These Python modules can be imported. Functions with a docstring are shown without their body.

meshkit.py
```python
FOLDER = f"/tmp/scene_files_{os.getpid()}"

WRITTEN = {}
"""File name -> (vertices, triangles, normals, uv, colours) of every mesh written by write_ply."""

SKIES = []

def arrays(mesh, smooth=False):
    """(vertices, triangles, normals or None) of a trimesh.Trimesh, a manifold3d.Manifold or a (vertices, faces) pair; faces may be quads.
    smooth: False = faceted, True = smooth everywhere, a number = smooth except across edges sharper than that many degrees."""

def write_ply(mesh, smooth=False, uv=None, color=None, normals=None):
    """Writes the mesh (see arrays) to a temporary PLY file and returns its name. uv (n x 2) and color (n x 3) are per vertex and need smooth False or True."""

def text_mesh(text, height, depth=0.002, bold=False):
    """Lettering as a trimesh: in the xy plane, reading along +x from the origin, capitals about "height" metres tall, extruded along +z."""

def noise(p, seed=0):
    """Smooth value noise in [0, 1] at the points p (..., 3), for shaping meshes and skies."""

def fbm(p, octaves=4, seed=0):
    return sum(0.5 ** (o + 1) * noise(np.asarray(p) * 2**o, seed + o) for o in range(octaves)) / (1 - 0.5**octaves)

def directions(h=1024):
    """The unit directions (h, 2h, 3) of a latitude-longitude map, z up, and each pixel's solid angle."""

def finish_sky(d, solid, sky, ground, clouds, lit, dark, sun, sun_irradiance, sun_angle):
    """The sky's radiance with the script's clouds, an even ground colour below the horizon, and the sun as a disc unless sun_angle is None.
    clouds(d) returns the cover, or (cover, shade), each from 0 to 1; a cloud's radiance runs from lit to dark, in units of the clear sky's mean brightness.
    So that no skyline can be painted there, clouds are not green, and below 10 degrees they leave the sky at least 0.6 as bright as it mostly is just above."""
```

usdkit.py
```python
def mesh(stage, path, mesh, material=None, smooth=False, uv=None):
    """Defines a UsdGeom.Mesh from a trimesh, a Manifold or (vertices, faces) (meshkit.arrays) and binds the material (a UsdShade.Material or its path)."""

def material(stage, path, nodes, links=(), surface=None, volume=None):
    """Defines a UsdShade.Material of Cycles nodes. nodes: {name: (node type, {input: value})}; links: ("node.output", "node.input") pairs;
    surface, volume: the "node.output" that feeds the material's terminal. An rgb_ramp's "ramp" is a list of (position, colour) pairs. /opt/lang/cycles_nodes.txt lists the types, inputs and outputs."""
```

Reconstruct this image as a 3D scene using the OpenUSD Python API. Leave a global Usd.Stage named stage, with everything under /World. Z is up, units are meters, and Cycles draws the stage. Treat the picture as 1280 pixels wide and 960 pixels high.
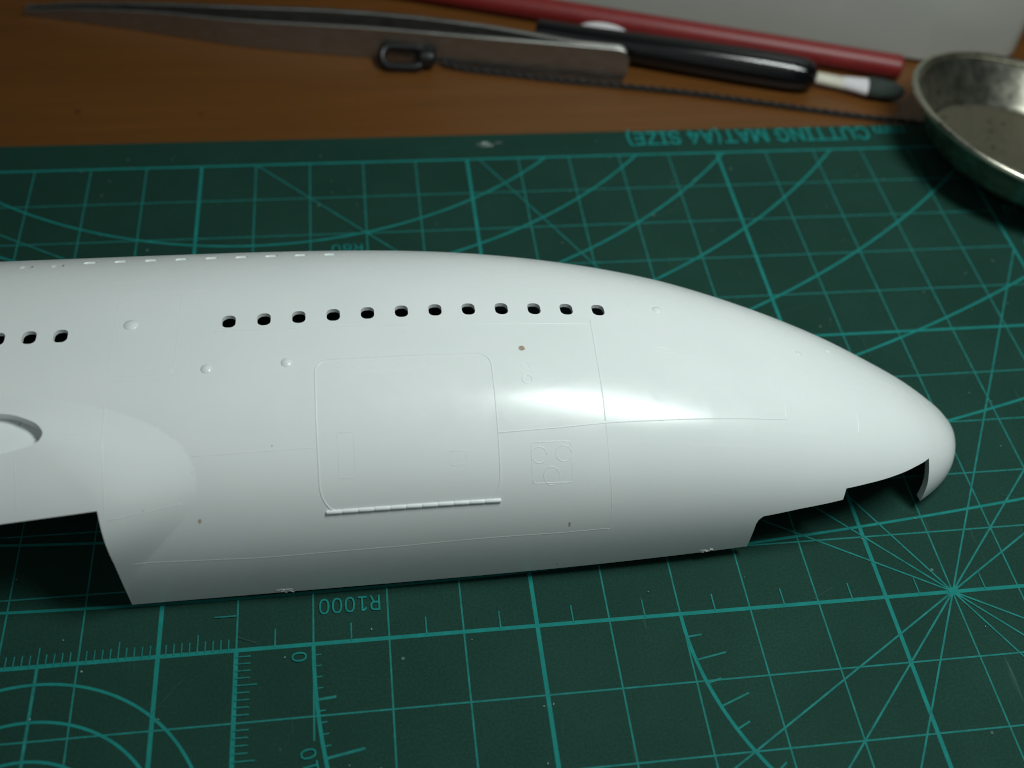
import math, random
import numpy as np
import trimesh, manifold3d as m3, usdkit, meshkit
from pxr import Usd, UsdGeom, UsdLux, UsdShade, Gf, Sdf
from scipy.interpolate import PchipInterpolator
from shapely.geometry import Polygon, LineString, box as sbox

MM = 0.001                       # everything below is laid out in millimetres on the mat's own grid
stage = Usd.Stage.CreateInMemory()
UsdGeom.SetStageUpAxis(stage, 'Z'); UsdGeom.SetStageMetersPerUnit(stage, 1.0)
UsdGeom.Xform.Define(stage, '/World')

# ------------------------------------------------------------------ camera, lamps, exposure
CAM_F = 1369.84 / 1280 * 36.0
CAM_POS = np.array([-20.4144, -68.9346, 134.4646])
CAM_FW = np.array([0.12600715, 0.63437535, -0.76268611])
CAM_RT = np.array([0.99059107, -0.12184566, 0.06231354])
CAM_UP = np.array([0.05339981, 0.76336200, 0.64375998])
cam = UsdGeom.Camera.Define(stage, '/World/camera')
M = np.eye(4); M[0, :3] = CAM_RT; M[1, :3] = CAM_UP; M[2, :3] = -CAM_FW; M[3, :3] = CAM_POS * MM
cam.AddTransformOp().Set(Gf.Matrix4d(*M.ravel().tolist()))
cam.CreateFocalLengthAttr(CAM_F); cam.CreateHorizontalApertureAttr(36.0); cam.CreateVerticalApertureAttr(27.0)
cam.CreateClippingRangeAttr(Gf.Vec2f(0.005, 20.0))
cam.CreateFStopAttr(16.5); cam.CreateFocusDistanceAttr(0.153)
cam.CreateExposureAttr(0.0)

def look_at(pos, target, along):
    d = np.array(target, float) - pos; d /= np.linalg.norm(d)
    x = np.array(along, float); x -= d * (x @ d); x /= np.linalg.norm(x); y = np.cross(x, d)
    m = np.eye(4); m[0, :3] = x; m[1, :3] = y; m[2, :3] = -d; m[3, :3] = np.array(pos) * MM
    return Gf.Matrix4d(*m.ravel().tolist())

lamp = UsdLux.RectLight.Define(stage, '/World/desk_lamp_light')          # the fluorescent desk lamp above the bench, out of frame
lamp.CreateWidthAttr(0.105); lamp.CreateHeightAttr(0.042)
lamp.CreateIntensityAttr(33.5); lamp.CreateColorAttr(Gf.Vec3f(0.92, 1.0, 0.97))
lamp.AddTransformOp().Set(look_at((89, 13, 235), (55, 20, 0), (105, -120, 0)))
lamp2 = UsdLux.RectLight.Define(stage, '/World/window_light')           # faint broad light of the room from behind the camera
lamp2.CreateWidthAttr(0.50); lamp2.CreateHeightAttr(0.40)
lamp2.CreateIntensityAttr(0.30); lamp2.CreateColorAttr(Gf.Vec3f(0.92, 1.0, 1.0))
lamp2.AddTransformOp().Set(look_at((-170, -260, 330), (20, 30, 0), (1, 0, 0)))
dome = UsdLux.DomeLight.Define(stage, '/World/room_light')               # the dim even room around the bench
dome_mat = usdkit.material(stage, '/World/Looks/room_glow', {'b': ('background_shader', {'color': (0.80, 1.0, 0.97), 'strength': 0.015})}, [], surface='b.background')
UsdShade.MaterialBindingAPI.Apply(dome.GetPrim()).Bind(dome_mat)

# ------------------------------------------------------------------ helpers
LOOK = '/World/Looks/'
used = {}
def numbered(path):
    n = used.get(path, 0); used[path] = n + 1
    return path if n == 0 else f'{path}_{n:03d}'

def tag(p, label=None, category=None, group=None, kind=None):
    p = p.GetPrim() if hasattr(p, 'GetPrim') else p
    for k, v in (('label', label), ('category', category), ('group', group), ('kind', kind)):
        if v: p.SetCustomDataByKey(k, v)
    return p

def thing(name, label, category, group=None, at=(0, 0, 0)):
    x = UsdGeom.Xform.Define(stage, numbered('/World/' + name)); x.AddTranslateOp().Set(Gf.Vec3d(*(np.array(at, float) * MM)))
    x.GetPrim().SetCustomDataByKey('base', '%g %g %g' % tuple(at))
    return tag(x, label, category, group)

def base_of(p):
    while p and p.GetPath() != Sdf.Path('/World'):
        if p.GetCustomDataByKey('base'): return np.array([float(t) for t in p.GetCustomDataByKey('base').split()])
        p = p.GetParent()
    return np.zeros(3)

def obj(name, mesh, mat, parent=None, smooth=False, normals=None, label=None):
    """One Mesh prim, from millimetre coordinates, under parent or /World."""
    root = str(parent.GetPath()) if parent is not None else '/World'
    path = numbered(root + '/' + name)
    off = base_of(parent) if parent is not None else np.zeros(3)
    if normals is not None:
        v, f = np.asarray(mesh[0]), np.asarray(mesh[1]); n = normals
    else:
        v, f, n = meshkit.arrays(mesh, smooth)
    out = usdkit.mesh(stage, path, ((v - off) * MM, f), LOOK + mat)
    if n is not None:
        from pxr import Vt
        out.CreateNormalsAttr(Vt.Vec3fArray.FromNumpy(np.asarray(n, np.float32))); out.SetNormalsInterpolation('vertex')
    p = out.GetPrim()
    if label: tag(p, label)
    return p

def cat(*ms):
    return trimesh.util.concatenate([m for m in ms])

def to_tm(m):
    if isinstance(m, m3.Manifold):
        q = m.to_mesh(); return trimesh.Trimesh(np.array(q.vert_properties[:, :3]), np.array(q.tri_verts), process=False)
    return m

def to_mf(v, f):
    return m3.Manifold(m3.Mesh(np.asarray(v, np.float32), np.asarray(f, np.uint32)))

def extrude(poly, h, z=0.0):
    return to_tm_shift(trimesh.creation.extrude_polygon(poly, h, engine='earcut'), (0, 0, z))

def to_tm_shift(m, d):
    m = m.copy(); m.apply_translation(d); return m

def tube(path, r, seg=8, closed=False, caps=True):
    """A round tube of constant or varying radius along a polyline (N x 3)."""
    p = np.asarray(path, float); n = len(p); r = np.broadcast_to(np.asarray(r, float), n)
    if closed: t = np.roll(p, -1, 0) - np.roll(p, 1, 0)
    else: t = np.gradient(p, axis=0)
    t /= np.linalg.norm(t, axis=1)[:, None]
    a = np.zeros_like(p); ref = np.array([0, 0, 1.0]) if abs(t[0][2]) < 0.9 else np.array([1.0, 0, 0])
    for i in range(n):
        ref = ref - t[i] * (ref @ t[i]); ref /= np.linalg.norm(ref); a[i] = ref
    b = np.cross(t, a)
    ang = np.arange(seg) * 2 * np.pi / seg
    v = (p[:, None] + r[:, None, None] * (np.cos(ang)[None, :, None] * a[:, None] + np.sin(ang)[None, :, None] * b[:, None])).reshape(-1, 3)
    f = []
    for i in range(n if closed else n - 1):
        j = (i + 1) % n
        for k in range(seg):
            l = (k + 1) % seg
            f += [[i * seg + k, j * seg + k, j * seg + l], [i * seg + k, j * seg + l, i * seg + l]]
    if caps and not closed:
        v = np.vstack([v, p[0], p[-1]]); c0, c1 = len(v) - 2, len(v) - 1
        for k in range(seg):
            l = (k + 1) % seg
            f += [[c0, k, l], [c1, (n - 1) * seg + l, (n - 1) * seg + k]]
    m = trimesh.Trimesh(v, f, process=False); m.fix_normals() if False else None
    return trimesh.Trimesh(m.vertices, m.faces[:, ::-1], process=False)

def lathe(profile, seg=96):
    """Revolve (r, z) points about z."""
    pr = np.asarray(profile, float); n = len(pr)
    ang = np.arange(seg) * 2 * np.pi / seg
    v = np.stack([pr[:, None, 0] * np.cos(ang), pr[:, None, 0] * np.sin(ang), pr[:, None, 1] + 0 * ang], -1).reshape(-1, 3)
    f = []
    for i in range(n - 1):
        for k in range(seg):
            l = (k + 1) % seg
            f += [[i * seg + k, i * seg + l, (i + 1) * seg + l], [i * seg + k, (i + 1) * seg + l, (i + 1) * seg + k]]
    return trimesh.Trimesh(v, f, process=True)

# ------------------------------------------------------------------ materials (base colours only; light does the rest)
def mat(name, nodes, links, surface='p.BSDF'):
    usdkit.material(stage, LOOK + name, nodes, links, surface=surface)

def plain(name, color, rough=0.5, metallic=0.0, noise=0.0, scale=400.0, bump=0.0, extra=None):
    c = np.array(color, float)
    nodes = {'p': ('principled_bsdf', {'roughness': rough, 'metallic': metallic, **(extra or {})}),
             'g': ('geometry', {}),
             'n': ('noise_texture', {'scale': scale, 'detail': 5.0, 'roughness': 0.6}),
             'r': ('rgb_ramp', {'ramp': [(0.3, tuple(c * (1 - noise))), (0.7, tuple(np.minimum(c * (1 + noise), 1)))]})}
    links = [('g.position', 'n.vector'), ('n.fac', 'r.fac'), ('r.color', 'p.base_color')]
    if bump:
        nodes['b'] = ('bump', {'strength': 1.0, 'distance': bump * MM})
        links += [('n.fac', 'b.height'), ('b.normal', 'p.normal')]
    mat(name, nodes, links)

# white injection-moulded plastic with a little dust
for name_, sss_ in (('white_plastic', 0.0), ('white_shell', 0.0)):
  mat(name_, {
    'g': ('geometry', {}),
    'n': ('noise_texture', {'scale': 90.0, 'detail': 4.0}),
    'r': ('rgb_ramp', {'ramp': [(0.3, (0.80, 0.85, 0.845)), (0.7, (0.83, 0.875, 0.87))]}),
    'v': ('voronoi_texture', {'scale': 230.0, 'randomness': 1.0}),
    'd': ('rgb_ramp', {'ramp': [(0.0, (1, 1, 1)), (0.020, (1, 1, 1)), (0.032, (0, 0, 0)), (1.0, (0, 0, 0))]}),
    'n2': ('noise_texture', {'scale': 160.0, 'detail': 1.0}),
    'd2': ('rgb_ramp', {'ramp': [(0.0, (0, 0, 0)), (0.60, (0, 0, 0)), (0.64, (0.75, 0.75, 0.75)), (1.0, (0.75, 0.75, 0.75))]}),
    'k': ('mix_color', {'blend_type': 'multiply', 'fac': 1.0}),
    'c': ('mix_color', {'b': (0.22, 0.20, 0.16)}),
    'k1': ('rgb_to_bw', {}),
    'nb': ('noise_texture', {'scale': 260.0, 'detail': 3.0}),
    'b': ('bump', {'strength': 1.0, 'distance': 0.006 * MM}),
    'ns': ('noise_texture', {'scale': 120.0, 'detail': 6.0, 'roughness': 0.7, 'distortion': 1.2}),
    'rs': ('map_range', {'from_min': 0.35, 'from_max': 0.68, 'to_min': 0.205, 'to_max': 0.33, 'clamp': True}),
    'ms': ('mapping', {'scale': (25.0, 700.0, 120.0), 'rotation': (0.3, 0.2, 0.55)}),
    'nh': ('noise_texture', {'scale': 1.0, 'detail': 2.0}),
    'rh': ('map_range', {'from_min': 0.66, 'from_max': 0.74, 'to_min': 0.0, 'to_max': 0.13, 'clamp': True}),
    'ra': ('math', {'math_type': 'add'}),
    'p': ('principled_bsdf', {'ior': 1.5, 'subsurface_weight': sss_, 'subsurface_scale': 0.001, 'subsurface_radius': (0.6, 0.6, 0.4)})},
    [('g.position', 'ns.vector'), ('ns.fac', 'rs.value'), ('g.position', 'ms.vector'), ('ms.vector', 'nh.vector'), ('nh.fac', 'rh.value'), ('rs.result', 'ra.value1'), ('rh.result', 'ra.value2'), ('ra.value', 'p.roughness'),
     ('g.position', 'n.vector'), ('g.position', 'v.vector'), ('g.position', 'n2.vector'), ('g.position', 'nb.vector'), ('n.fac', 'r.fac'), ('v.distance', 'd.fac'), ('n2.fac', 'd2.fac'),
     ('d.color', 'k.a'), ('d2.color', 'k.b'), ('k.result', 'k1.color'), ('k1.val', 'c.fac'), ('r.color', 'c.a'), ('c.result', 'p.base_color'),
     ('nb.fac', 'b.height'), ('b.normal', 'p.normal')])
# green vinyl of the mat: mottled, faint scuffs, pale lint
mat('green_vinyl', {
    'g': ('geometry', {}),
    'n': ('noise_texture', {'scale': 45.0, 'detail': 6.0, 'roughness': 0.62}),
    'r': ('rgb_ramp', {'ramp': [(0.25, (0.0085, 0.039, 0.0285)), (0.75, (0.0138, 0.055, 0.0405))]}),
    'm': ('mapping', {'scale': (1.0, 0.07, 1.0), 'rotation': (0, 0, 0.5)}),
    'n2': ('noise_texture', {'scale': 900.0, 'detail': 2.0}),
    'r2': ('rgb_ramp', {'ramp': [(0.0, (0, 0, 0)), (0.73, (0, 0, 0)), (0.82, (0.22, 0.22, 0.22)), (1.0, (0.22, 0.22, 0.22))]}),
    'v': ('voronoi_texture', {'scale': 120.0, 'randomness': 1.0}),
    'd': ('rgb_ramp', {'ramp': [(0.0, (0.6, 0.6, 0.6)), (0.022, (0.6, 0.6, 0.6)), (0.036, (0, 0, 0)), (1.0, (0, 0, 0))]}),
    'a': ('mix_color', {'blend_type': 'add', 'fac': 1.0}),
    'bw': ('rgb_to_bw', {}),
    'c': ('mix_color', {'b': (0.16, 0.26, 0.22)}),
    'nb': ('noise_texture', {'scale': 2600.0, 'detail': 2.0}),
    'b': ('bump', {'strength': 1.0, 'distance': 0.03 * MM}),
    'ng': ('noise_texture', {'scale': 3000.0, 'detail': 2.0, 'roughness': 0.7}),
    'rg': ('rgb_ramp', {'ramp': [(0.3, (0.80, 0.80, 0.80)), (0.7, (1.22, 1.22, 1.22))]}),
    'mg': ('mix_color', {'blend_type': 'multiply', 'fac': 1.0, 'use_clamp': False}),
    'p': ('principled_bsdf', {'roughness': 0.8, 'specular_ior_level': 0.12})},
    [('g.position', 'n.vector'), ('n.fac', 'r.fac'), ('g.position', 'm.vector'), ('m.vector', 'n2.vector'), ('n2.fac', 'r2.fac'), ('g.position', 'v.vector'), ('v.distance', 'd.fac'),
     ('r2.color', 'a.a'), ('d.color', 'a.b'), ('a.result', 'bw.color'), ('bw.val', 'c.fac'), ('g.position', 'ng.vector'), ('ng.fac', 'rg.fac'), ('r.color', 'mg.a'), ('rg.color', 'mg.b'), ('mg.result', 'c.a'), ('c.result', 'p.base_color'),
     ('g.position', 'nb.vector'), ('nb.fac', 'b.height'), ('b.normal', 'p.normal')])
plain('teal_print', (0.012, 0.205, 0.184), 0.8, noise=0.16, scale=300.0, extra={'specular_ior_level': 0.12})
plain('teal_print_fine', (0.018, 0.190, 0.172), 0.8, noise=0.25, scale=500.0, extra={'specular_ior_level': 0.12})
# varnished red-brown wood
mat('brown_wood', {
    'g': ('geometry', {}),
    'm': ('mapping', {'scale': (6.0, 90.0, 20.0), 'rotation': (0, 0, -0.06)}),
    'n': ('noise_texture', {'scale': 3.0, 'detail': 7.0, 'roughness': 0.65, 'distortion': 0.3}),
    'r': ('rgb_ramp', {'ramp': [(0.25, (0.124, 0.047, 0.0100)), (0.5, (0.144, 0.055, 0.0115)), (0.75, (0.166, 0.064, 0.0138))]}),
    'v': ('voronoi_texture', {'scale': 75.0}),
    'd': ('rgb_ramp', {'ramp': [(0.0, (0.7, 0.7, 0.7)), (0.04, (0.7, 0.7, 0.7)), (0.07, (0, 0, 0)), (1.0, (0, 0, 0))]}),
    'bw': ('rgb_to_bw', {}), 'c': ('mix_color', {'b': (0.06, 0.025, 0.01)}),
    'p': ('principled_bsdf', {'roughness': 0.42})},
    [('g.position', 'm.vector'), ('m.vector', 'n.vector'), ('n.fac', 'r.fac'), ('g.position', 'v.vector'), ('v.distance', 'd.fac'), ('d.color', 'bw.color'), ('bw.val', 'c.fac'), ('r.color', 'c.a'), ('c.result', 'p.base_color')])
def brushed(name, color, rough, stretch, spots=0.0):
    nodes = {'g': ('geometry', {}), 'm': ('mapping', {'scale': stretch}),
             'n': ('noise_texture', {'scale': 40.0, 'detail': 5.0, 'roughness': 0.7}),
             'rr': ('map_range', {'from_min': 0.3, 'from_max': 0.7, 'to_min': rough * 0.8, 'to_max': rough * 1.25}),
             'r': ('rgb_ramp', {'ramp': [(0.3, tuple(np.array(color) * 0.86)), (0.7, color)]}),
             'v': ('voronoi_texture', {'scale': 260.0}),
             'd': ('rgb_ramp', {'ramp': [(0.0, (spots,) * 3), (0.10, (spots,) * 3), (0.17, (0, 0, 0)), (1.0, (0, 0, 0))]}),
             'bw': ('rgb_to_bw', {}), 'c': ('mix_color', {'b': (0.05, 0.045, 0.035)}),
             'b': ('bump', {'strength': 1.0, 'distance': 0.01 * MM}),
             'p': ('principled_bsdf', {'metallic': 1.0})}
    mat(name, nodes, [('g.position', 'm.vector'), ('m.vector', 'n.vector'), ('n.fac', 'rr.value'), ('rr.result', 'p.roughness'), ('n.fac', 'r.fac'), ('g.position', 'v.vector'), ('v.distance', 'd.fac'),
                      ('d.color', 'bw.color'), ('bw.val', 'c.fac'), ('r.color', 'c.a'), ('c.result', 'p.base_color'), ('n.fac', 'b.height'), ('b.normal', 'p.normal')])
brushed('steel', (0.42, 0.42, 0.40), 0.42, (2.0, 40.0, 40.0))
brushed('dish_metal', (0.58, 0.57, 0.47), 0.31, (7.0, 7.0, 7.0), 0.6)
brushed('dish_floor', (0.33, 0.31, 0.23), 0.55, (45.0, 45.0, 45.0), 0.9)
plain('black_lacquer', (0.004, 0.004, 0.005), 0.16, noise=0.2)
plain('black_cord', (0.010, 0.010, 0.009), 0.6, noise=0.3, scale=900.0)
plain('black_plastic', (0.010, 0.010, 0.011), 0.35, noise=0.2)
plain('red_paint', (0.21, 0.016, 0.016), 0.42, noise=0.10)
plain('red_end', (0.20, 0.030, 0.025), 0.7, noise=0.2)
plain('box_plastic', (0.47, 0.48, 0.44), 0.33, noise=0.03, scale=60.0)
plain('ivory_stem', (0.66, 0.63, 0.52), 0.5, noise=0.06)
plain('white_felt', (0.72, 0.70, 0.72), 0.8, noise=0.05)
plain('dark_foam', (0.030, 0.042, 0.036), 0.9, noise=0.35, scale=1500.0, bump=0.15)
plain('brown_stain', (0.40, 0.33, 0.245), 0.7, noise=0.35, scale=2200.0)
plain('ivory_edge', (0.70, 0.70, 0.52), 0.45, noise=0.04)
plain('chipped_plastic', (0.80, 0.82, 0.78), 0.6, noise=0.1, scale=1500.0)

# ------------------------------------------------------------------ setting: the desk
DESK_Z = -2.0
d = trimesh.creation.box(bounds=[[-420, -260, DESK_Z - 25], [420, 420, DESK_Z]])
tag(obj('desk', d, 'brown_wood'), 'brown varnished wooden desk top under the mat and tools', 'desk', kind='structure')

# ------------------------------------------------------------------ the cutting mat, rotated half a turn on the desk
U0, U1, V0, V1 = -180.0, 100.0, -90.0, 100.0      # limits of the printed grid
matt = thing('cutting_mat', 'dark green cutting mat with a teal printed grid, arcs and star lines', 'cutting mat', at=(-40, 5, DESK_Z))
outline = sbox(-187.8, -97.8, 107.8, 107.8).buffer(-3).buffer(3, quad_segs=8)
top = [extrude(outline, 1.8, -2.0), extrude(outline.buffer(-0.2), 0.2, -0.2)]
obj('sheet', cat(*top), 'green_vinyl', matt)

level = [0.012]
def zlev():
    level[0] += 0.0006
    return level[0]
def flat(poly):
    z = zlev(); ms = []
    for g in getattr(poly, 'geoms', [poly]):
        if g.is_empty: continue
        v, f = trimesh.creation.triangulate_polygon(g, engine='earcut')
        ms.append(trimesh.Trimesh(np.c_[v, np.full(len(v), z)], f, process=False))
    m = cat(*ms)
    if m.face_normals[:, 2].mean() < 0: m.invert()
    return m
def stroke(pts, w):
    return LineString(pts).buffer(w / 2, cap_style=2, join_style=1)
GRID = sbox(U0, V0, U1, V1)
THIN, THICK, ARCW = 0.23, 0.57, 0.43
for u in range(-170, 100, 10):
    thick = u % 50 == 0
    lo = V0
    if u == -30: lo = -13.2
    if u == -40:
        obj('thick_grid_line', flat(stroke([(u, 0), (u, V0)], THICK)), 'teal_print', matt); lo = 0.0
    obj('thick_grid_line' if thick else 'grid_line', flat(stroke([(u, lo), (u, V1)], THICK if thick else THIN)), 'teal_print' if thick else 'teal_print_fine', matt)
obj('grid_line', flat(stroke([(-65, 0), (-65, V0)], 0.4)), 'teal_print_fine', matt)
for v in range(-80, 100, 10):
    thick = v % 50 == 0
    obj('thick_grid_line' if thick else 'grid_line', flat(stroke([(U0, v), (U1, v)], (THICK if v == 0 else 0.5) if thick else THIN)), 'teal_print' if thick else 'teal_print_fine', matt)
frame = GRID.buffer(0.25, join_style=2).difference(GRID.buffer(-0.25, join_style=2))
obj('border_line', flat(frame), 'teal_print', matt)
for k, R in enumerate((80, 100, 120, 150, 200, 300, 500, 1000)):       # radius gauges, all on the mat's middle line
    cv = 77.7 - 10 * k + R
    a = np.linspace(-math.asin(min(1, 145 / R)), math.asin(min(1, 145 / R)), 240)
    arc = LineString(np.c_[-40 + R * np.sin(a), cv - R * np.cos(a)]).intersection(GRID)
    obj('radius_arc', flat(arc.buffer(ARCW / 2, cap_style=2)), 'teal_print', matt)
for R in (12.5, 17.5, 22.5, 7.5):
    a = np.linspace(0, 2 * np.pi, 161)
    ring = LineString(np.c_[-65 + R * np.cos(a), -25 + R * np.sin(a)]).buffer(0.2)
    obj('circle_template', flat(ring), 'teal_print', matt)
for R in (40, 90):                                                       # protractor about the star
    a = np.radians(np.linspace(180, 360, 181))
    arc = LineString(np.c_[60 + R * np.cos(a), R * np.sin(a)]).intersection(GRID)
    obj('protractor_arc', flat(arc.buffer(0.25, cap_style=2)), 'teal_print', matt)
ticks = []
for dg in range(5, 90, 5):
    a = math.radians(180 + dg); L = 4.4 if dg % 10 == 0 else 2.1
    ticks.append(stroke([(60 + 40 * math.cos(a), 40 * math.sin(a)), (60 + (40 - L) * math.cos(a), (40 - L) * math.sin(a))], 0.24))
for dg in range(1, 60):
    a = math.radians(180 + dg); L = 5.0 if dg % 10 == 0 else 2.5 if dg % 5 == 0 else 1.0
    ticks.append(stroke([(60 + 90 * math.cos(a), 90 * math.sin(a)), (60 + (90 - L) * math.cos(a), (90 - L) * math.sin(a))], 0.36 if dg % 5 == 0 else 0.15))
z = zlev()
def ticks_mesh(ts):
    return cat(*[flat(t) for t in ts])
tag(obj('protractor_ticks', ticks_mesh(ticks), 'teal_print_fine', matt), kind='stuff')
for dg in (30, 45, 60):
    a = math.radians(dg)
    line = LineString([(60 - 300 * math.cos(a), -300 * math.sin(a)), (60 + 300 * math.cos(a), 300 * math.sin(a))]).intersection(GRID)
    obj('star_line', flat(line.buffer(0.13, cap_style=2)), 'teal_print_fine', matt)
    line = LineString([(60 - 300 * math.cos(a), 300 * math.sin(a)), (60 + 300 * math.cos(a), -300 * math.sin(a))]).intersection(GRID)
    obj('star_line', flat(line.buffer(0.13, cap_style=2)), 'teal_print_fine', matt)
from shapely.geometry import Point
obj('star_centre', flat(Point(60, 0).buffer(0.62)), 'teal_print', matt)
t1 = []
for u in range(-35, 66, 10):
    t1.append(stroke([(u, 0), (u, 2.65)], 0.2))
for u in range(-119, -40):
    if u % 10 == 0: continue
    t1.append(stroke([(u, 0), (u, 2.6 if u % 5 == 0 else 1.6)], 0.16))
for v in range(-1, -60, -1):
    if v % 10 == 0: continue
    t1.append(stroke([(-40, v), (-37.2 if v % 5 == 0 else -38.1, v)], 0.16))
t1.append(stroke([(-43, 5), (-40, 5)], 0.2))
tag(obj('ruler_ticks', ticks_mesh(t1), 'teal_print_fine', matt), kind='stuff')

def lettering(text, u, v, height, width=None, turn=180.0, bold=False):
    """Printed text whose baseline starts at (u, v), turned about that point."""
    m = meshkit.text_mesh(text, height, 0.004, bold)
    w = m.bounds[1][0] - m.bounds[0][0]
    m.apply_translation((-m.bounds[0][0], 0, 0))
    if width: m.apply_scale((width / w, 1, 1))
    m.apply_transform(trimesh.transformations.rotation_matrix(math.radians(turn), (0, 0, 1)))
    m.apply_translation((u, v, zlev() + 0.004))
    obj('lettering', m, 'teal_print', matt)
lettering('CUTTING MAT(A4 SIZE)', 83.6, 106.9, 4.1, 51.0, 180, True)
lettering('mm', 91.5, 106.9, 3.0, 6.6, 180, True)
lettering('R80', -20.9, 77.0, 2.3, 5.4)
lettering('R1000', -21.0, 6.5, 2.3, 8.2)
lettering('0', -30.9, -2.4, 1.9, 1.35, 90)
lettering('10', -29.4, -16.9, 1.9, 2.9, 100)
lettering('20', 105.6, 81.4, 2.2, 3.0, 180)
lettering('30', 105.6, 71.4, 2.2, 3.0, 180)
# worn, scuffed patch at the far edge and lint on the sheet
rng = random.Random(4)
sc = []
for i in range(9):
    u = 2.0 + 4.3 * rng.random(); v = 104.2 + rng.uniform(-0.6, 0.6)
    sc.append(stroke([(u, v), (u + rng.uniform(0.5, 1.6), v + rng.uniform(-0.2, 0.3))], rng.uniform(0.15, 0.5)))
plain('pale_scuff', (0.24, 0.30, 0.28), 0.8, noise=0.3, scale=900.0)
tag(obj('scuff', ticks_mesh(sc), 'pale_scuff', matt), kind='stuff')
lint = []
for i in range(150):
    u, v = rng.uniform(-75, 95), rng.uniform(-30, 106); a = rng.uniform(0, math.pi); L = rng.uniform(0.06, 0.28)
    lint.append(stroke([(u, v), (u + L * math.cos(a), v + L * math.sin(a))], rng.uniform(0.08, 0.2)))
lt = ticks_mesh(lint); lt.apply_translation((0, 0, 0.02))
tag(obj('lint', lt, 'pale_scuff', matt), kind='stuff')
# fine knife scratches in the vinyl
kn = []
for i in range(34):
    u, v = rng.uniform(-75, 95), rng.uniform(-30, 98); a = rng.gauss(0.3, 0.7); L = rng.uniform(2, 11)
    kn.append(stroke([(u, v), (u + L * math.cos(a), v + L * math.sin(a))], rng.uniform(0.03, 0.06)))
plain('scratch_vinyl', (0.030, 0.085, 0.068), 0.7, noise=0.3, scale=900.0)
km = ticks_mesh(kn)
tag(obj('scratch', km, 'scratch_vinyl', matt), kind='stuff')

# ------------------------------------------------------------------ the airliner fuselage half, open side down on the mat
UT, VT, VM = 69.5, 29.12, 0.47
DK = np.sqrt([0, 1.5, 4, 8, 14, 22, 34, 48, 62, 80, 110, 190.])
def smooth_curve(f):
    from scipy.ndimage import gaussian_filter1d
    g = np.linspace(0, 13.75, 2751); y = f(g); k = np.clip((g - 1.2) / 1.5, 0, 1)
    y2 = gaussian_filter1d(y, 110, mode='nearest'); y3 = gaussian_filter1d(y, 40, mode='nearest')
    z = np.where(k < 1, y * (1 - k) + y3 * k, y3); k2 = np.clip((g - 3) / 2.0, 0, 1)
    return PchipInterpolator(g[::6], (z * (1 - k2) + y2 * k2)[::6])
F_B = PchipInterpolator(DK, [VT, 22.2, 18.27, 15.1, 12.2, 10.2, 8.8, 8.1, 7.6, 7.38, 7.33, 7.2])
F_C = PchipInterpolator(DK, [VT, 33.2, 34.7, 37.3, 40.4, 45.0, 50.2, 55.5, 58.8, 61.6, 62.8, 62.6])
F_W = PchipInterpolator(np.sqrt([0, 1, 3, 7, 14, 28, 42, 56, 70, 83, 110, 190.]), [0, 2.6, 5.0, 8.3, 12.4, 17.6, 20.9, 22.9, 24.2, 24.8, 24.8, 24.8])
F_B, F_C, F_W = smooth_curve(F_B), smooth_curve(F_C), smooth_curve(F_W)
Z0 = lambda u: 1.2 + 0.012 * (u + 54)
def section(u):
    s = np.sqrt(np.maximum(UT - u, 0)); b, c, w = F_B(s), F_C(s), F_W(s)
    return b, c, w, b + VM * (c - b)
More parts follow.
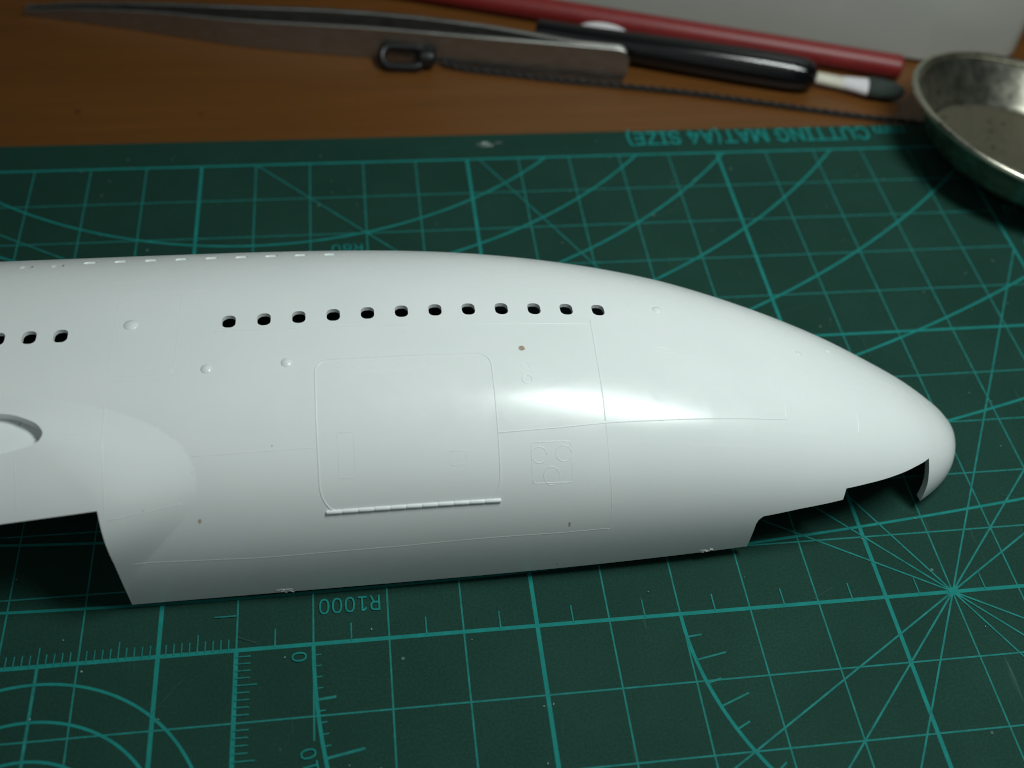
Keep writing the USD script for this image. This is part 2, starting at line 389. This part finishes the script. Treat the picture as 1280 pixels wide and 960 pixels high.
def lobe(u, th):
    n = 2 + 0.5 * np.clip(np.maximum(UT - u, 0) / 45, 0, 1) ** 0.7
    co, si = np.cos(th), np.sin(th); r = (np.abs(co) ** n + np.abs(si) ** n) ** (-1 / n)
    return co * r, si * r
def raw(u, th, inset=0.0):
    b, c, w, vm = section(u); x, y = lobe(u, th)
    v = vm - np.where(x > 0, vm - b - inset, c - vm - inset) * x
    return np.stack([u + 0 * v, v, Z0(u) * (1 - (v - b) / (c - b + 1e-9)) + (w - inset) * y], -1)
def fairing(u, v):
    dv = v - 13.2
    e = np.sqrt(((np.minimum(u, 0) + 75) / 31.3) ** 2 * (u > -75) + (dv / np.where(dv > 0, 11.4, 7.6)) ** 2)
    k = np.clip((dv + 6) / 9.0, 0, 1); wid = 0.27 + 0.20 * k * k * (3 - 2 * k)
    t = np.clip((1.03 - e) / wid, 0, 1)
    return 1.75 * (0.42 * (1 - (1 - t) ** 2) + 0.58 * t * t * (3 - 2 * t))
def nrm(u, th):
    h = 1e-3
    a = raw(u + h, th) - raw(u - h, th); b = raw(u, th + h) - raw(u, th - h)
    n = np.cross(a, b); n /= np.linalg.norm(n, axis=-1, keepdims=True) + 1e-12
    return n
def skin(u, th):
    u, th = np.broadcast_arrays(np.asarray(u, float), np.asarray(th, float))
    p = raw(u, th); n = nrm(u, th)
    return p + n * fairing(p[..., 0], p[..., 1])[..., None]
def theta_of(u, v):
    u = np.asarray(u, float); b, c, w, vm = section(u)
    d = vm - v; x = np.clip(np.where(d > 0, d / (vm - b), d / (c - vm)), -0.9999, 0.9999)
    n = 2 + 0.5 * np.clip(np.maximum(UT - u, 0) / 45, 0, 1) ** 0.7
    return np.arctan2((1 - np.abs(x) ** n) ** (1 / n), x)
def on_skin(u, v, lift=0.0):
    """Points of the outer skin at plan position (u, v), lifted along the normal."""
    th = theta_of(u, v); p = skin(u, th)
    return p + skin_normal(u, th) * lift
def skin_normal(u, th):
    h = 2e-3
    a = skin(u + h, th) - skin(u - h, th); b = skin(u, th + h) - skin(u, th - h)
    n = np.cross(a, b); n /= np.linalg.norm(n, axis=-1, keepdims=True) + 1e-12
    return n

def solid(ulist, thn, fn, under):
    """Closed loft of the half section over ulist (tip first), closed below by a flat at -under."""
    th = np.linspace(0, np.pi, thn); rings = []
    for u in ulist:
        r = fn(np.full(thn, u), th)
        if under: r = np.vstack([[r[0, 0], r[0, 1], r[0, 2] - under], r, [r[-1, 0], r[-1, 1], r[-1, 2] - under]])
        rings.append(r)
    n = len(rings[0]); v = np.vstack(rings); f = []
    A = np.arange(n)
    for i in range(len(rings) - 1):
        a, b = i * n + A, (i + 1) * n + A
        a2, b2 = i * n + (A + 1) % n, (i + 1) * n + (A + 1) % n
        f.append(np.stack([a, b, b2], -1)); f.append(np.stack([a, b2, a2], -1))
    m = len(v); v = np.vstack([v, rings[0].mean(0), rings[-1].mean(0)])
    f.append(np.stack([np.full(n, m), A, (A + 1) % n], -1))
    e = (len(rings) - 1) * n
    f.append(np.stack([np.full(n, m + 1), e + (A + 1) % n, e + A], -1))
    f = np.vstack(f); t = trimesh.Trimesh(v, f, process=False)
    if t.volume < 0: f = f[:, ::-1]
    return to_mf(v, f)
UEND = -112.0
ss = np.concatenate([np.linspace(0.06, 4, 70), np.linspace(4, math.sqrt(UT - UEND), 620)[1:]])
outer = solid(UT - ss ** 2, 230, skin, 0.0)
WALL = 0.6
si = np.concatenate([np.linspace(0.55, 4, 40), np.linspace(4, math.sqrt(UT - UEND) + 0.4, 110)[1:]])
def inner_fn(u, th):
    b, c, w, vm = section(u + 0 * th)
    s = np.minimum(1, np.maximum(0.25, (UT - u) / 3.0)); ins = np.minimum(WALL + 0.6 * np.clip((16 - (UT - u)) / 5, 0, 1), 0.45 * w)
    return raw(u, th, ins)
inner = solid(UT - 1.2 - si ** 2 * ((UT - 1.2 - UEND + 6) / si[-1] ** 2), 90, inner_fn, 6.0)
def bx(lo, hi): return m3.Manifold.cube([hi[i] - lo[i] for i in range(3)]).translate(lo)
pocket_block = bx((-90, 13, 10), (-57, 29, 40))
hull = (outer - inner) + (outer ^ pocket_block)
def frame_at(u, v):
    th = theta_of(u, v); p = skin(u, th); n = skin_normal(u, th)
    x = np.array([1.0, 0, 0]); x -= n * (x @ n); x /= np.linalg.norm(x); y = np.cross(n, x)
    return p, x, y, n
def ccw(q):
    q = np.asarray(q, float); a = 0.5 * np.sum(q[:, 0] * np.roll(q[:, 1], -1) - np.roll(q[:, 0], -1) * q[:, 1])
    return q if a > 0 else q[::-1]
def prism(u, v, poly, inn, out):
    """A straight prism of the outline poly (x along the body, y round it), standing on the skin at (u, v)."""
    p, x, y, n = frame_at(u, v)
    cs = m3.CrossSection([ccw(poly)])
    m = m3.Manifold.extrude(cs, inn + out).translate((0, 0, -inn))
    T = np.column_stack([x, y, n, p])
    return m.transform(T)
def rrect(w, h, r, n=5):
    q = sbox(-w / 2, -h / 2, w / 2, h / 2).buffer(-r).buffer(r, quad_segs=n)
    return np.array(q.exterior.coords)[:-1]
cutters = []
WIN = rrect(1.8, 2.3, 0.76, 6)
for k in range(12):
    cutters.append(prism(-39.05 + 4.614 * k, 35.25 + 0.62 * math.sin(min(k, 8) / 8 * math.pi / 2), WIN, 3, 2))
for u in (-60.55, -64.5, -68.45, -72.4, -76.35, -80.3, -84.25):
    cutters.append(prism(u, 34.1, WIN, 3, 2))
UPW = rrect(1.8, 1.35, 0.55)
for k in range(14):
    u = -68.3 + 4.27 * k
    if u > -25: break
    cutters.append(prism(u, 51.0 if k < 2 else 51.9, UPW, 3 if k < 2 else 0.22, 2))
# nose wheel bay, stepped, and the hooked lip of the radome in front of it
def slab(pts, v0, v1):
    """Prism of the (u, z) outline pts between v0 and v1."""
    m = m3.Manifold.extrude(m3.CrossSection([ccw(pts)]), v1 - v0)
    return m.transform(np.array([[1.0, 0, 0, 0], [0, 0, -1, v1], [0, 1, 0, 0]]))
BAY = [(31.3, -3), (31.35, 3.6), (31.5, 7.5), (31.75, 8.3), (32.3, 8.85), (37.7, 9.2), (44.3, 9.25), (44.55, 10.9), (48.0, 10.7), (52.8, 10.3), (56.5, 9.95), (59.3, 9.5), (59.55, 6.0), (59.2, -3)]
cutters.append(slab(BAY, -5, 24))
# wing box opening in the belly
cutters.append(slab([(-140, -3), (-53.6, -3), (-53.7, 3), (-53.95, 11), (-54.65, 19.0), (-66.8, 18.2), (-140, 13.4)], -8, 20))
# wing root socket: an aerofoil-nosed pocket in the side
sock = np.array([(-30, 2.1), (-12, 3.0), (-5.0, 2.75), (-2.3, 1.9), (-0.7, 0.9), (0.0, -0.3), (-0.25, -1.1), (-1.2, -1.8), (-3.5, -2.4), (-9, -3.1), (-30, -4.6)])
th_ = np.linspace(0, 1, len(sock)); tt = np.linspace(0, 1, 60)
sock = np.c_[PchipInterpolator(th_, sock[:, 0])(tt), PchipInterpolator(th_, sock[:, 1])(tt)]
cutters.append(prism(-60.75, 19.4, sock, 1.9, 4))
# chips in the belly edge left by the sprue cutter
cutters.append(bx((24.0, 7.4, 0.0), (26.4, 9.4, 2.75)).rotate((8, 4, 3)).translate((0, 0, -0.3)))
for c_ in cutters: hull = hull - c_
H = to_tm(hull)
print('hull', len(H.faces), H.is_watertight)
sm = trimesh.graph.smooth_shade(H, angle=np.radians(30), facet_minarea=None)
V = np.array(sm.vertices); Fc = np.array(sm.faces)
N = np.zeros_like(V); fn = np.cross(V[Fc[:, 1]] - V[Fc[:, 0]], V[Fc[:, 2]] - V[Fc[:, 0]])
for k in range(3): np.add.at(N, Fc[:, k], fn)
N /= np.maximum(np.linalg.norm(N, axis=1, keepdims=True), 1e-20)
ok = V[:, 0] < UT - 0.05
b_, c_, w_, vm_ = section(np.minimum(V[:, 0], UT - 0.05))
co = np.where(V[:, 1] < vm_, (vm_ - V[:, 1]) / (vm_ - b_), (vm_ - V[:, 1]) / (c_ - vm_))
th_v = np.arctan2((V[:, 2] - Z0(V[:, 0]) * (1 - (V[:, 1] - b_) / (c_ - b_))) / w_, co)
for _ in range(3):                                    # settle theta on the displaced skin
    pp = skin(np.minimum(V[:, 0], UT - 0.05), np.clip(th_v, 1e-3, np.pi - 1e-3)); dlt = V - pp
    e1 = skin(np.minimum(V[:, 0], UT - 0.05), np.clip(th_v, 1e-3, np.pi - 1e-3) + 1e-3) - pp
    th_v = th_v + 1e-3 * np.sum(dlt * e1, 1) / np.maximum(np.sum(e1 * e1, 1), 1e-12)
pp = skin(np.minimum(V[:, 0], UT - 0.05), np.clip(th_v, 1e-3, np.pi - 1e-3))
an = skin_normal(np.minimum(V[:, 0], UT - 0.05), np.clip(th_v, 2.5e-3, np.pi - 2.5e-3))
use = ok & (np.linalg.norm(V - pp, axis=1) < 0.08) & (np.sum(an * N, 1) > 0.85)
N[use] = an[use]
fus = thing('fuselage_half', 'white plastic model airliner fuselage half lying open side down on the mat', 'model part', at=(0, 36, 0))
obj('shell', (V, Fc), 'white_shell', fus, normals=N)

def skin_line(pts, step=0.6):
    """Dense (u, v) polyline on the skin."""
    p = np.asarray(pts, float); out = [p[0]]
    for a, b in zip(p[:-1], p[1:]):
        n = max(1, int(np.ceil(np.linalg.norm(b - a) / step)))
        out += [a + (b - a) * (k + 1) / n for k in range(n)]
    return np.array(out)
def bead(name, pts, r=0.11, sink=0.55, parent=fus, closed=False, step=0.6, material='white_plastic'):
    q = skin_line(pts, step); P3 = on_skin(q[:, 0], q[:, 1], -r * sink)
    if closed: P3 = P3[:-1]
    return obj(name, tube(P3, r, 8, closed), material, parent, smooth=True)
def rr_path(u0, v0, u1, v1, r, n=6):
    q = sbox(min(u0, u1), min(v0, v1), max(u0, u1), max(v0, v1)).buffer(-r).buffer(r, quad_segs=n)
    return np.array(q.exterior.coords)
# panel lines
bead('panel_line', [(10.2, 33.7), (9.9, 28), (9.8, 23.5), (9.7, 17.4)], 0.12, 0.55)
bead('panel_line', [(9.72, 17.2), (9.86, 12.8), (10.4, 8.4)], 0.09, 0.65)
bead('panel_line', [(-4.7, 16.4), (3.5, 16.74), (10.0, 17.18), (21.1, 17.57), (35.8, 18.1)], 0.11, 0.55)
bead('panel_line', [(-43.2, 15.87), (-27.85, 15.97)], 0.09, 0.7)
bead('panel_line', [(-41.0, 33.45), (-33.3, 33.32), (-18.5, 33.07), (-5.5, 32.97), (9.7, 32.88)], 0.10, 0.55)
bead('panel_line', [(-52.0, 8.14), (-35.7, 7.98), (-18, 8.04), (3.4, 8.24), (10.3, 8.4)], 0.07, 0.7)
bead('panel_line', [(-53.9, 22.5), (-53.85, 19.6), (-53.7, 15.0), (-53.8, 11.4)], 0.09, 0.68)
bead('panel_line', [(-63.9, 16.5), (-63.9, 12.2)], 0.08, 0.7)
bead('panel_line', [(-53.5, 11.1), (-49, 11.35), (-44.8, 11.65)], 0.08, 0.72)
bead('panel_line', [(-59.0, 19.0), (-54.1, 18.65)], 0.08, 0.72)
bead('panel_line', [(35.8, 21.3), (35.55, 18.2)], 0.08, 0.65)
bead('panel_line', [(47.2, 21.7), (47.1, 19.5), (46.8, 17.2)], 0.12, 0.55)
bead('panel_line', [(18.9, 28.75), (20.6, 28.6)], 0.13, 0.55)
bead('panel_line', [(18.5, 27.9), (23.6, 27.8)], 0.08, 0.65)
bead('panel_line', [(14.0, 48.0), (15.6, 42), (16.6, 37), (17.0, 32)], 0.07, 0.75)
# cargo door with its segmented hinge
door = obj('cargo_door_outline', tube(on_skin(*skin_line(rr_path(-27.75, 10.25, -4.65, 27.55, 2.0), 0.5)[:-1].T, -0.065), 0.125, 8, True), 'white_plastic', fus, smooth=True,
           label='raised rounded outline of the large cargo door')
for k in range(11):
    u0 = -27.15 + 22.5 * k / 11; u1 = -27.15 + 22.5 * (k + 1) / 11 - 0.03
    vv = 10.17 + 0.05 * k / 11
    q = np.array([(u0, vv), (u0 + 0.10, vv), ((u0 + u1) / 2, vv), (u1 - 0.10, vv), (u1, vv)])
    obj('hinge_segment', tube(on_skin(q[:, 0], q[:, 1], -0.06), [0.27, 0.33, 0.33, 0.33, 0.27], 14), 'white_plastic', fus, smooth=40)
for k in range(10):
    u = -24.6 + 2.0 * k
    bead('latch_mark', rr_path(u - 0.35, 26.1, u + 0.35, 26.9, 0.1), 0.05, 0.7, closed=True)
bead('access_outline', rr_path(-25.2, 12.8, -23.15, 17.4, 0.15), 0.065, 0.68, closed=True)
bead('access_outline', rr_path(-11.0, 13.35, -8.95, 14.7, 0.12), 0.065, 0.68, closed=True)
# passenger door
bead('door_outline', rr_path(-53.8, 26.6, -45.6, 41.6, 1.3), 0.07, 0.74, closed=True)
bead('door_outline', [(-55, 26.0), (-53.9, 26.0), (-46, 25.9), (-44.2, 26.2)], 0.07, 0.7)
# small panel with three round caps, and the round marks above it
bead('access_outline', rr_path(-0.45, 11.35, 4.85, 15.2, 0.35), 0.08, 0.62, closed=True)
def ringpath(u, v, r, squash=0.8, n=25):
    a = np.linspace(0, 2 * np.pi, n); return np.c_[u + r * np.cos(a), v + r * squash * np.sin(a)]
for (u, v) in ((0.55, 13.9), (3.8, 13.98), (2.1, 11.95)):
    bead('round_cap', ringpath(u, v, 1.05, 0.75), 0.075, 0.55, closed=True, step=1)
bead('round_cap', ringpath(-0.1, 25.28, 0.55, 0.9), 0.07, 0.6, closed=True, step=1)
bead('round_cap', ringpath(-0.14, 23.2, 0.68, 0.9), 0.11, 0.5, closed=True, step=1)
# moulded pips
def pip(u, v, r, h0, name='pip', material='white_plastic', lift=0.0):
    p, x, y, n = frame_at(u, v)
    h = h0 * 0.5
    prof = [(0.0001, h), (r * 0.35, h * 0.92), (r * 0.65, h * 0.62), (r * 0.85, h * 0.25), (r, 0.0), (r * 1.05, -0.15)]
    m = lathe(prof[::-1], 20); T = np.eye(4); T[:3, 0], T[:3, 1], T[:3, 2], T[:3, 3] = x, y, n, p + n * lift
    m.apply_transform(T)
    return obj(name, m, material, fus, smooth=True)
for (u, v, r, h) in ((-51.8, 35.5, 0.95, 0.45), (-41.6, 27.1, 0.72, 0.40), (-31.4, 27.42, 0.72, 0.40), (20.7, 36.6, 0.75, 0.36), (41.0, 30.1, 0.5, 0.22), (47.0, 32.6, 0.5, 0.22)):
    pip(u, v, r, h)
# stain and shavings
def blot(u, v, r, material, name, seed, n=18, h=0.035):
    R = random.Random(seed); a = np.linspace(0, 2 * np.pi, n, endpoint=False)
    rad = np.array([r * R.uniform(0.72, 1.12) for _ in a])
    q = np.c_[u + rad * np.cos(a), v + rad * np.sin(a)]
    P3 = np.vstack([on_skin(q[:, 0], q[:, 1], -0.01), on_skin(np.array([u]), np.array([v]), h)])
    f = [[k, (k + 1) % n, n] for k in range(n)]
    return obj(name, trimesh.Trimesh(P3, f, process=False), material, fus, smooth=True)
blot(-0.27, 28.25, 0.62, 'brown_stain', 'stain', 3)
blot(-42.9, 10.2, 0.30, 'brown_stain', 'stain', 5, h=0.02)
blot(4.6, 8.6, 0.22, 'brown_stain', 'stain', 6, h=0.02)
for i, (u, s) in enumerate(((25.2, 0.8), (-33.6, 0.9))):
    R = random.Random(20 + i); fl = []
    for k in range(16):
        b = section(np.array(u))[0]
        c = np.array([u + R.uniform(-1.2, 1.2) * s, b + R.uniform(-0.04, 0.05), Z0(u) + R.uniform(0.05, 0.7)])
        t = trimesh.creation.box(extents=(R.uniform(.25, .9), .05, R.uniform(.05, .16)))
        t.apply_transform(trimesh.transformations.euler_matrix(R.uniform(-.6, .6), R.uniform(-.5, .5), R.uniform(-.3, .3)))
        t.apply_translation(c); fl.append(t)
    tag(obj('plastic_shavings', cat(*fl), 'chipped_plastic', fus), kind='stuff')

# ------------------------------------------------------------------ tools on the desk behind the mat
def spline(pts, n=80):
    p = np.asarray(pts, float); t = np.r_[0, np.cumsum(np.linalg.norm(np.diff(p, axis=0), axis=1))]
    return PchipInterpolator(t, p, axis=0)(np.linspace(0, t[-1], n))
# tweezers standing on their side edges: two sprung plates joined at the right end
def plate(path, heights, thick, round_end):
    """A vertical strip: path (N x 2) on the desk, its height along it, thickness across it; the last end is rounded in elevation."""
    p = np.asarray(path, float); n = len(p); t = np.gradient(p, axis=0); t /= np.linalg.norm(t, axis=1)[:, None]
    nn = np.c_[-t[:, 1], t[:, 0]]; L = np.r_[0, np.cumsum(np.linalg.norm(np.diff(p, axis=0), axis=1))]
    v = []
    for i in range(n):
        h = heights[i]; lo = 0.0
        r = min(2.6, h * 0.4); dd = L[-1] - L[i]
        if round_end and dd < r:
            k = r - math.sqrt(max(r * r - (r - dd) ** 2, 0)); lo, h = k, h - k
        th, bv = thick[i] / 2, 0.16
        z0, z1 = DESK_Z + 0.02 + lo, DESK_Z + 0.02 + h
        for (off, z) in ((-th, z0 + bv), (-th, z1 - bv), (-th + bv, z1), (th - bv, z1), (th, z1 - bv), (th, z0 + bv), (th - bv, z0), (-th + bv, z0)):
            v.append([*(p[i] + nn[i] * off), z])
    f = []
    for i in range(n - 1):
        for k in range(8):
            l = (k + 1) % 8; a, b, c, e = i * 8 + k, (i + 1) * 8 + k, (i + 1) * 8 + l, i * 8 + l
            f += [[a, b, c], [a, c, e]]
    for k in range(1, 7):
        f += [[0, k, k + 1], [(n - 1) * 8, (n - 1) * 8 + k + 1, (n - 1) * 8 + k]]
    m = trimesh.Trimesh(np.array(v), f, process=False); m.fix_normals(); return m
near = spline([(-90.6, 155.9), (-79, 153.0), (-61.8, 148.3), (-44.8, 143.2), (-15.9, 137.8), (6, 132.9), (23, 129.5), (36.8, 126.7)], 120)
gap = PchipInterpolator([-95, -90.6, -80, -62, -45, -27, -10, 6, 16, 28, 40], [1.6, 1.8, 2.2, 3.2, 4.9, 5.7, 5.5, 4.5, 2.9, 1.1, 0.95])
hgt = PchipInterpolator([-95, -90.6, -80, -62, -45, -16, 6, 40], [1.3, 1.5, 3.2, 5.2, 6.4, 7.4, 8.0, 8.5])
far = near.copy(); far[:, 1] += gap(near[:, 0])
tw = thing('tweezers', 'long grey steel tweezers with pointed tips lying behind the mat', 'tweezers', at=(-20, 138, DESK_Z))
thk = np.interp(near[:, 0], [-91, -70, -30, 37], [0.6, 0.9, 1.1, 1.0])
obj('arm', plate(near, hgt(near[:, 0]), thk, True), 'steel', tw, smooth=35)
obj('arm', plate(far, hgt(far[:, 0]), thk, True), 'steel', tw, smooth=35)

# black handle of a craft tool
tl = thing('craft_tool', 'glossy black rounded tool handle lying beyond the square tweezers end', 'tool', at=(45, 132, DESK_Z))
ax0, ax1 = np.array([19.0, 140.9]), np.array([77.6, 122.6])
tp = np.array([0, .004, .012, .15, .35, .6, .8, .9, .955, .98, .994, 1.0])
rad = np.array([2.2, 2.75, 2.85, 2.95, 3.2, 3.55, 3.7, 3.65, 3.35, 2.7, 1.7, 0.3])
tt = np.unique(np.r_[np.linspace(0, 1, 60), tp]); rr_ = PchipInterpolator(tp, rad)(tt)
pth = np.c_[ax0[0] + (ax1 - ax0)[0] * tt, ax0[1] + (ax1 - ax0)[1] * tt, DESK_Z + 3.7 + 0 * tt]
obj('handle', tube(pth, rr_, 28), 'black_lacquer', tl, smooth=40)

# double-ended applicator: one white tip, one dark tip
ap = thing('foam_applicator', 'small ivory applicator with dark foam tip beside the black handle end', 'applicator', at=(80, 124, DESK_Z))
def flatrod(pts, wid, thk_, seg=20):
    p = np.asarray(pts, float); t = np.gradient(p, axis=0); t /= np.linalg.norm(t, axis=1)[:, None]
    s = np.cross([0, 0, 1.0], t); s /= np.linalg.norm(s, axis=1)[:, None]; up = np.cross(t, s)
    ang = np.arange(seg) * 2 * np.pi / seg
    v = (p[:, None] + np.asarray(wid)[:, None, None] * np.cos(ang)[None, :, None] * s[:, None] + np.asarray(thk_)[:, None, None] * np.sin(ang)[None, :, None] * up[:, None]).reshape(-1, 3)
    f = []; n = len(p)
    for i in range(n - 1):
        for k in range(seg):
            l = (k + 1) % seg; f += [[i * seg + k, i * seg + l, (i + 1) * seg + l], [i * seg + k, (i + 1) * seg + l, (i + 1) * seg + k]]
    v = np.vstack([v, p[0], p[-1]])
    for k in range(seg):
        l = (k + 1) % seg; f += [[n * seg, l, k], [n * seg + 1, (n - 1) * seg + k, (n - 1) * seg + l]]
    m = trimesh.Trimesh(v, f, process=False); m.fix_normals(); return m
def along(a, b, ts): return np.array(a) + (np.array(b) - np.array(a)) * np.asarray(ts)[:, None]
ts = np.linspace(0, 1, 16)
A_, B_ = (37, 141.4, 0.0), (89.2, 120.9, 0.1)
obj('stem', flatrod(along((39, 140.2, -0.2), (84.5, 122.4, -0.1), ts), np.interp(ts, [0, .8, 1], [1.5, 1.5, 1.7]), np.full(16, 1.2)), 'ivory_stem', ap, smooth=40)
obj('ferrule', flatrod(along((83.8, 122.7, 0.0), (89.0, 120.7, 0.0), ts), np.interp(ts, [0, .3, .8, 1], [1.60, 1.9, 2.4, 2.5]), np.interp(ts, [0, 1], [1.2, 1.55])), 'white_felt', ap, smooth=40)
tpv = np.sin(np.clip(ts, 0, 1) * np.pi / 2 + np.pi / 2) ; prof = np.sqrt(np.clip(1 - (ts * 1.0) ** 3.2, 0.0004, 1))
obj('foam_tip', flatrod(along((88.8, 120.8, 0.1), (96.6, 118.4, 0.1), ts), 2.75 * prof, 1.9 * prof), 'dark_foam', ap, smooth=40)
prof2 = np.sqrt(np.clip(1 - (2 * ts - 1) ** 2, 0.002, 1))
obj('white_tip', flatrod(along((40.0, 140.6, 0.4), (28.8, 144.3, 0.2), ts), 2.2 * prof2, 2.2 * prof2), 'white_felt', ap, smooth=40)

# red round stick leaning along the foot of the box
rd = thing('red_stick', 'red painted round stick lying along the foot of the pale box', 'stick', at=(60, 141, DESK_Z))
q0_, q1_ = np.array([-60.0, 178.5]), np.array([98.6, 127.0]); rr0 = 2.6
ts = np.r_[np.linspace(0, 0.996, 40), 0.9985, 1.0]
pth = np.c_[q0_[0] + (q1_ - q0_)[0] * ts, q0_[1] + (q1_ - q0_)[1] * ts, np.full(len(ts), DESK_Z + rr0)]
obj('rod', tube(pth, np.r_[np.full(40, rr0), rr0 - 0.08, rr0 - 0.3], 28, caps=False), 'red_paint', rd, smooth=50)
e = tube(np.vstack([pth[-1] - (pth[-1] - pth[0]) / np.linalg.norm(pth[-1] - pth[0]) * 1.0, pth[-1] - (pth[-1] - pth[0]) / np.linalg.norm(pth[-1] - pth[0]) * 0.03]), rr0 - 0.3, 28)
obj('end_face', e, 'red_end', rd)

# pale plastic box behind the tools
foot = Polygon([(105.5, 132.2), (129.3, 132.8), (153, 235), (60, 275), (0, 166.6)]).buffer(-5).buffer(5, quad_segs=8)
bxm = cat(extrude(foot, 86, DESK_Z + 1.2), extrude(foot.buffer(-1.2), 1.2, DESK_Z))
bt = thing('storage_box', 'pale grey plastic box standing behind the red stick', 'box', at=(100, 180, DESK_Z))
obj('body', extrude(foot, 78, DESK_Z + 1.0), 'box_plastic', bt, smooth=40)
obj('base_rim', extrude(foot.buffer(-1.4), 1.0, DESK_Z), 'box_plastic', bt, smooth=40)
obj('lid', extrude(foot.buffer(1.0), 8, DESK_Z + 79.0), 'box_plastic', bt, smooth=40)

# shallow metal dish on the corner of the mat
dish = thing('metal_dish', 'shallow round tarnished metal dish with rolled rim on the mat corner', 'dish', at=(113.5, 94.0, 0))
nD = np.array([0.16, 0.09, 1.0]); nD /= np.linalg.norm(nD); cD = np.array([114.9, 94.7, 9.0])
xD = np.cross([0, 1, 0], nD); xD /= np.linalg.norm(xD); yD = np.cross(nD, xD)
T = np.eye(4); T[:3, 0], T[:3, 1], T[:3, 2], T[:3, 3] = xD, yD, nD, cD
R0, dep = 28.2, 12.4
inn = [(0.001, -dep + 0.7), (18.6, -dep + 0.7), (19.6, -dep + 0.95), (20.4, -dep + 1.9), (21.4, -dep + 4.0), (23.3, -dep + 7.8), (24.6, -2.2), (25.6, -0.8), (26.5, -0.2)]
out_ = [(26.6, -0.9), (25.3, -2.8), (23.9, -dep + 7.2), (22.0, -dep + 3.4), (21.0, -dep + 1.2), (20.0, -dep + 0.2), (18.6, -dep), (0.001, -dep)]
def dense(pr, n=6):
    t = np.arange(len(pr)); pr = np.array(pr); g = np.linspace(0, len(pr) - 1, n * (len(pr) - 1) + 1)
    return np.c_[PchipInterpolator(t, pr[:, 0])(g), PchipInterpolator(t, pr[:, 1])(g)]
KR, KZ = R0 / 27.3, 0.70                                   # the dish is shallow
inn = [(r * KR, z * KZ) for r, z in inn]; out_ = [(r * KR, z * KZ) for r, z in out_]
wall_in = dense(inn[2:]); wall_out = dense(out_)
bowl = lathe(np.vstack([wall_in, wall_out]), 120); bowl.apply_transform(T); 
obj('bowl', bowl, 'dish_metal', dish, smooth=40)
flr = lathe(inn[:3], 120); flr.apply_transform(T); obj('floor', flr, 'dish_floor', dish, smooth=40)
a = np.linspace(0, 2 * np.pi, 161)[:-1]
rim = tube(np.c_[(R0 - 0.75) * np.cos(a), (R0 - 0.75) * np.sin(a), -0.35 + 0 * a], 0.75, 12, True); rim.apply_transform(T)
obj('rim', rim, 'dish_metal', dish, smooth=True)

# black twisted cord with an end loop lying along the tweezers
cd = thing('twisted_cord', 'black twisted cord with a loop end lying along the tweezers', 'cord', at=(40, 125, DESK_Z))
mid = spline([(-3.2, 134.6, -0.2), (2, 132.0, -0.9), (10, 130.2, -1.1), (22, 127.4, -1.15), (36.5, 124.6, -1.2), (48, 122.2, -1.25), (64.4, 117.9, -1.25), (80.7, 113.4, -1.25), (92, 110.6, -1.2), (100.5, 108.4, -1.1)], 420)
L = np.r_[0, np.cumsum(np.linalg.norm(np.diff(mid, axis=0), axis=1))]
t = np.gradient(mid, axis=0); t /= np.linalg.norm(t, axis=1)[:, None]
s = np.cross([0, 0, 1.0], t); s /= np.linalg.norm(s, axis=1)[:, None]; up = np.cross(t, s)
for ph in (0, np.pi):
    a = L * 2 * np.pi / 4.6 + ph
    obj('strand', tube(mid + 0.28 * (np.cos(a)[:, None] * s + np.sin(a)[:, None] * up), 0.33, 8), 'black_cord', cd, smooth=True)
e1 = np.array([1.0, -0.10, 0.0]); e1 /= np.linalg.norm(e1)
e2 = np.array([0.10, 0.80, 0.60]); e2 -= e1 * (e1 @ e2); e2 /= np.linalg.norm(e2)
c0 = np.array([-10.4, 134.2, 0.55])
st = np.array(sbox(-4.4, -2.15, 4.4, 2.15).buffer(-2.0).buffer(2.0, quad_segs=10).exterior.coords)
st = skin_line(st, 0.5)[:-1]
obj('loop', tube(c0 + st[:, :1] * e1 + st[:, 1:] * e2, 0.95, 10, True), 'black_plastic', cd, smooth=True)
cl = np.array([c0 + e1 * x for x in (3.6, 3.9, 5.2, 6.4, 6.9)])
obj('collar', tube(cl, [1.5, 1.95, 2.05, 1.9, 1.2], 18), 'black_plastic', cd, smooth=40)

for p in stage.Traverse():
    if p.GetCustomDataByKey('base'): p.ClearCustomDataByKey('base')
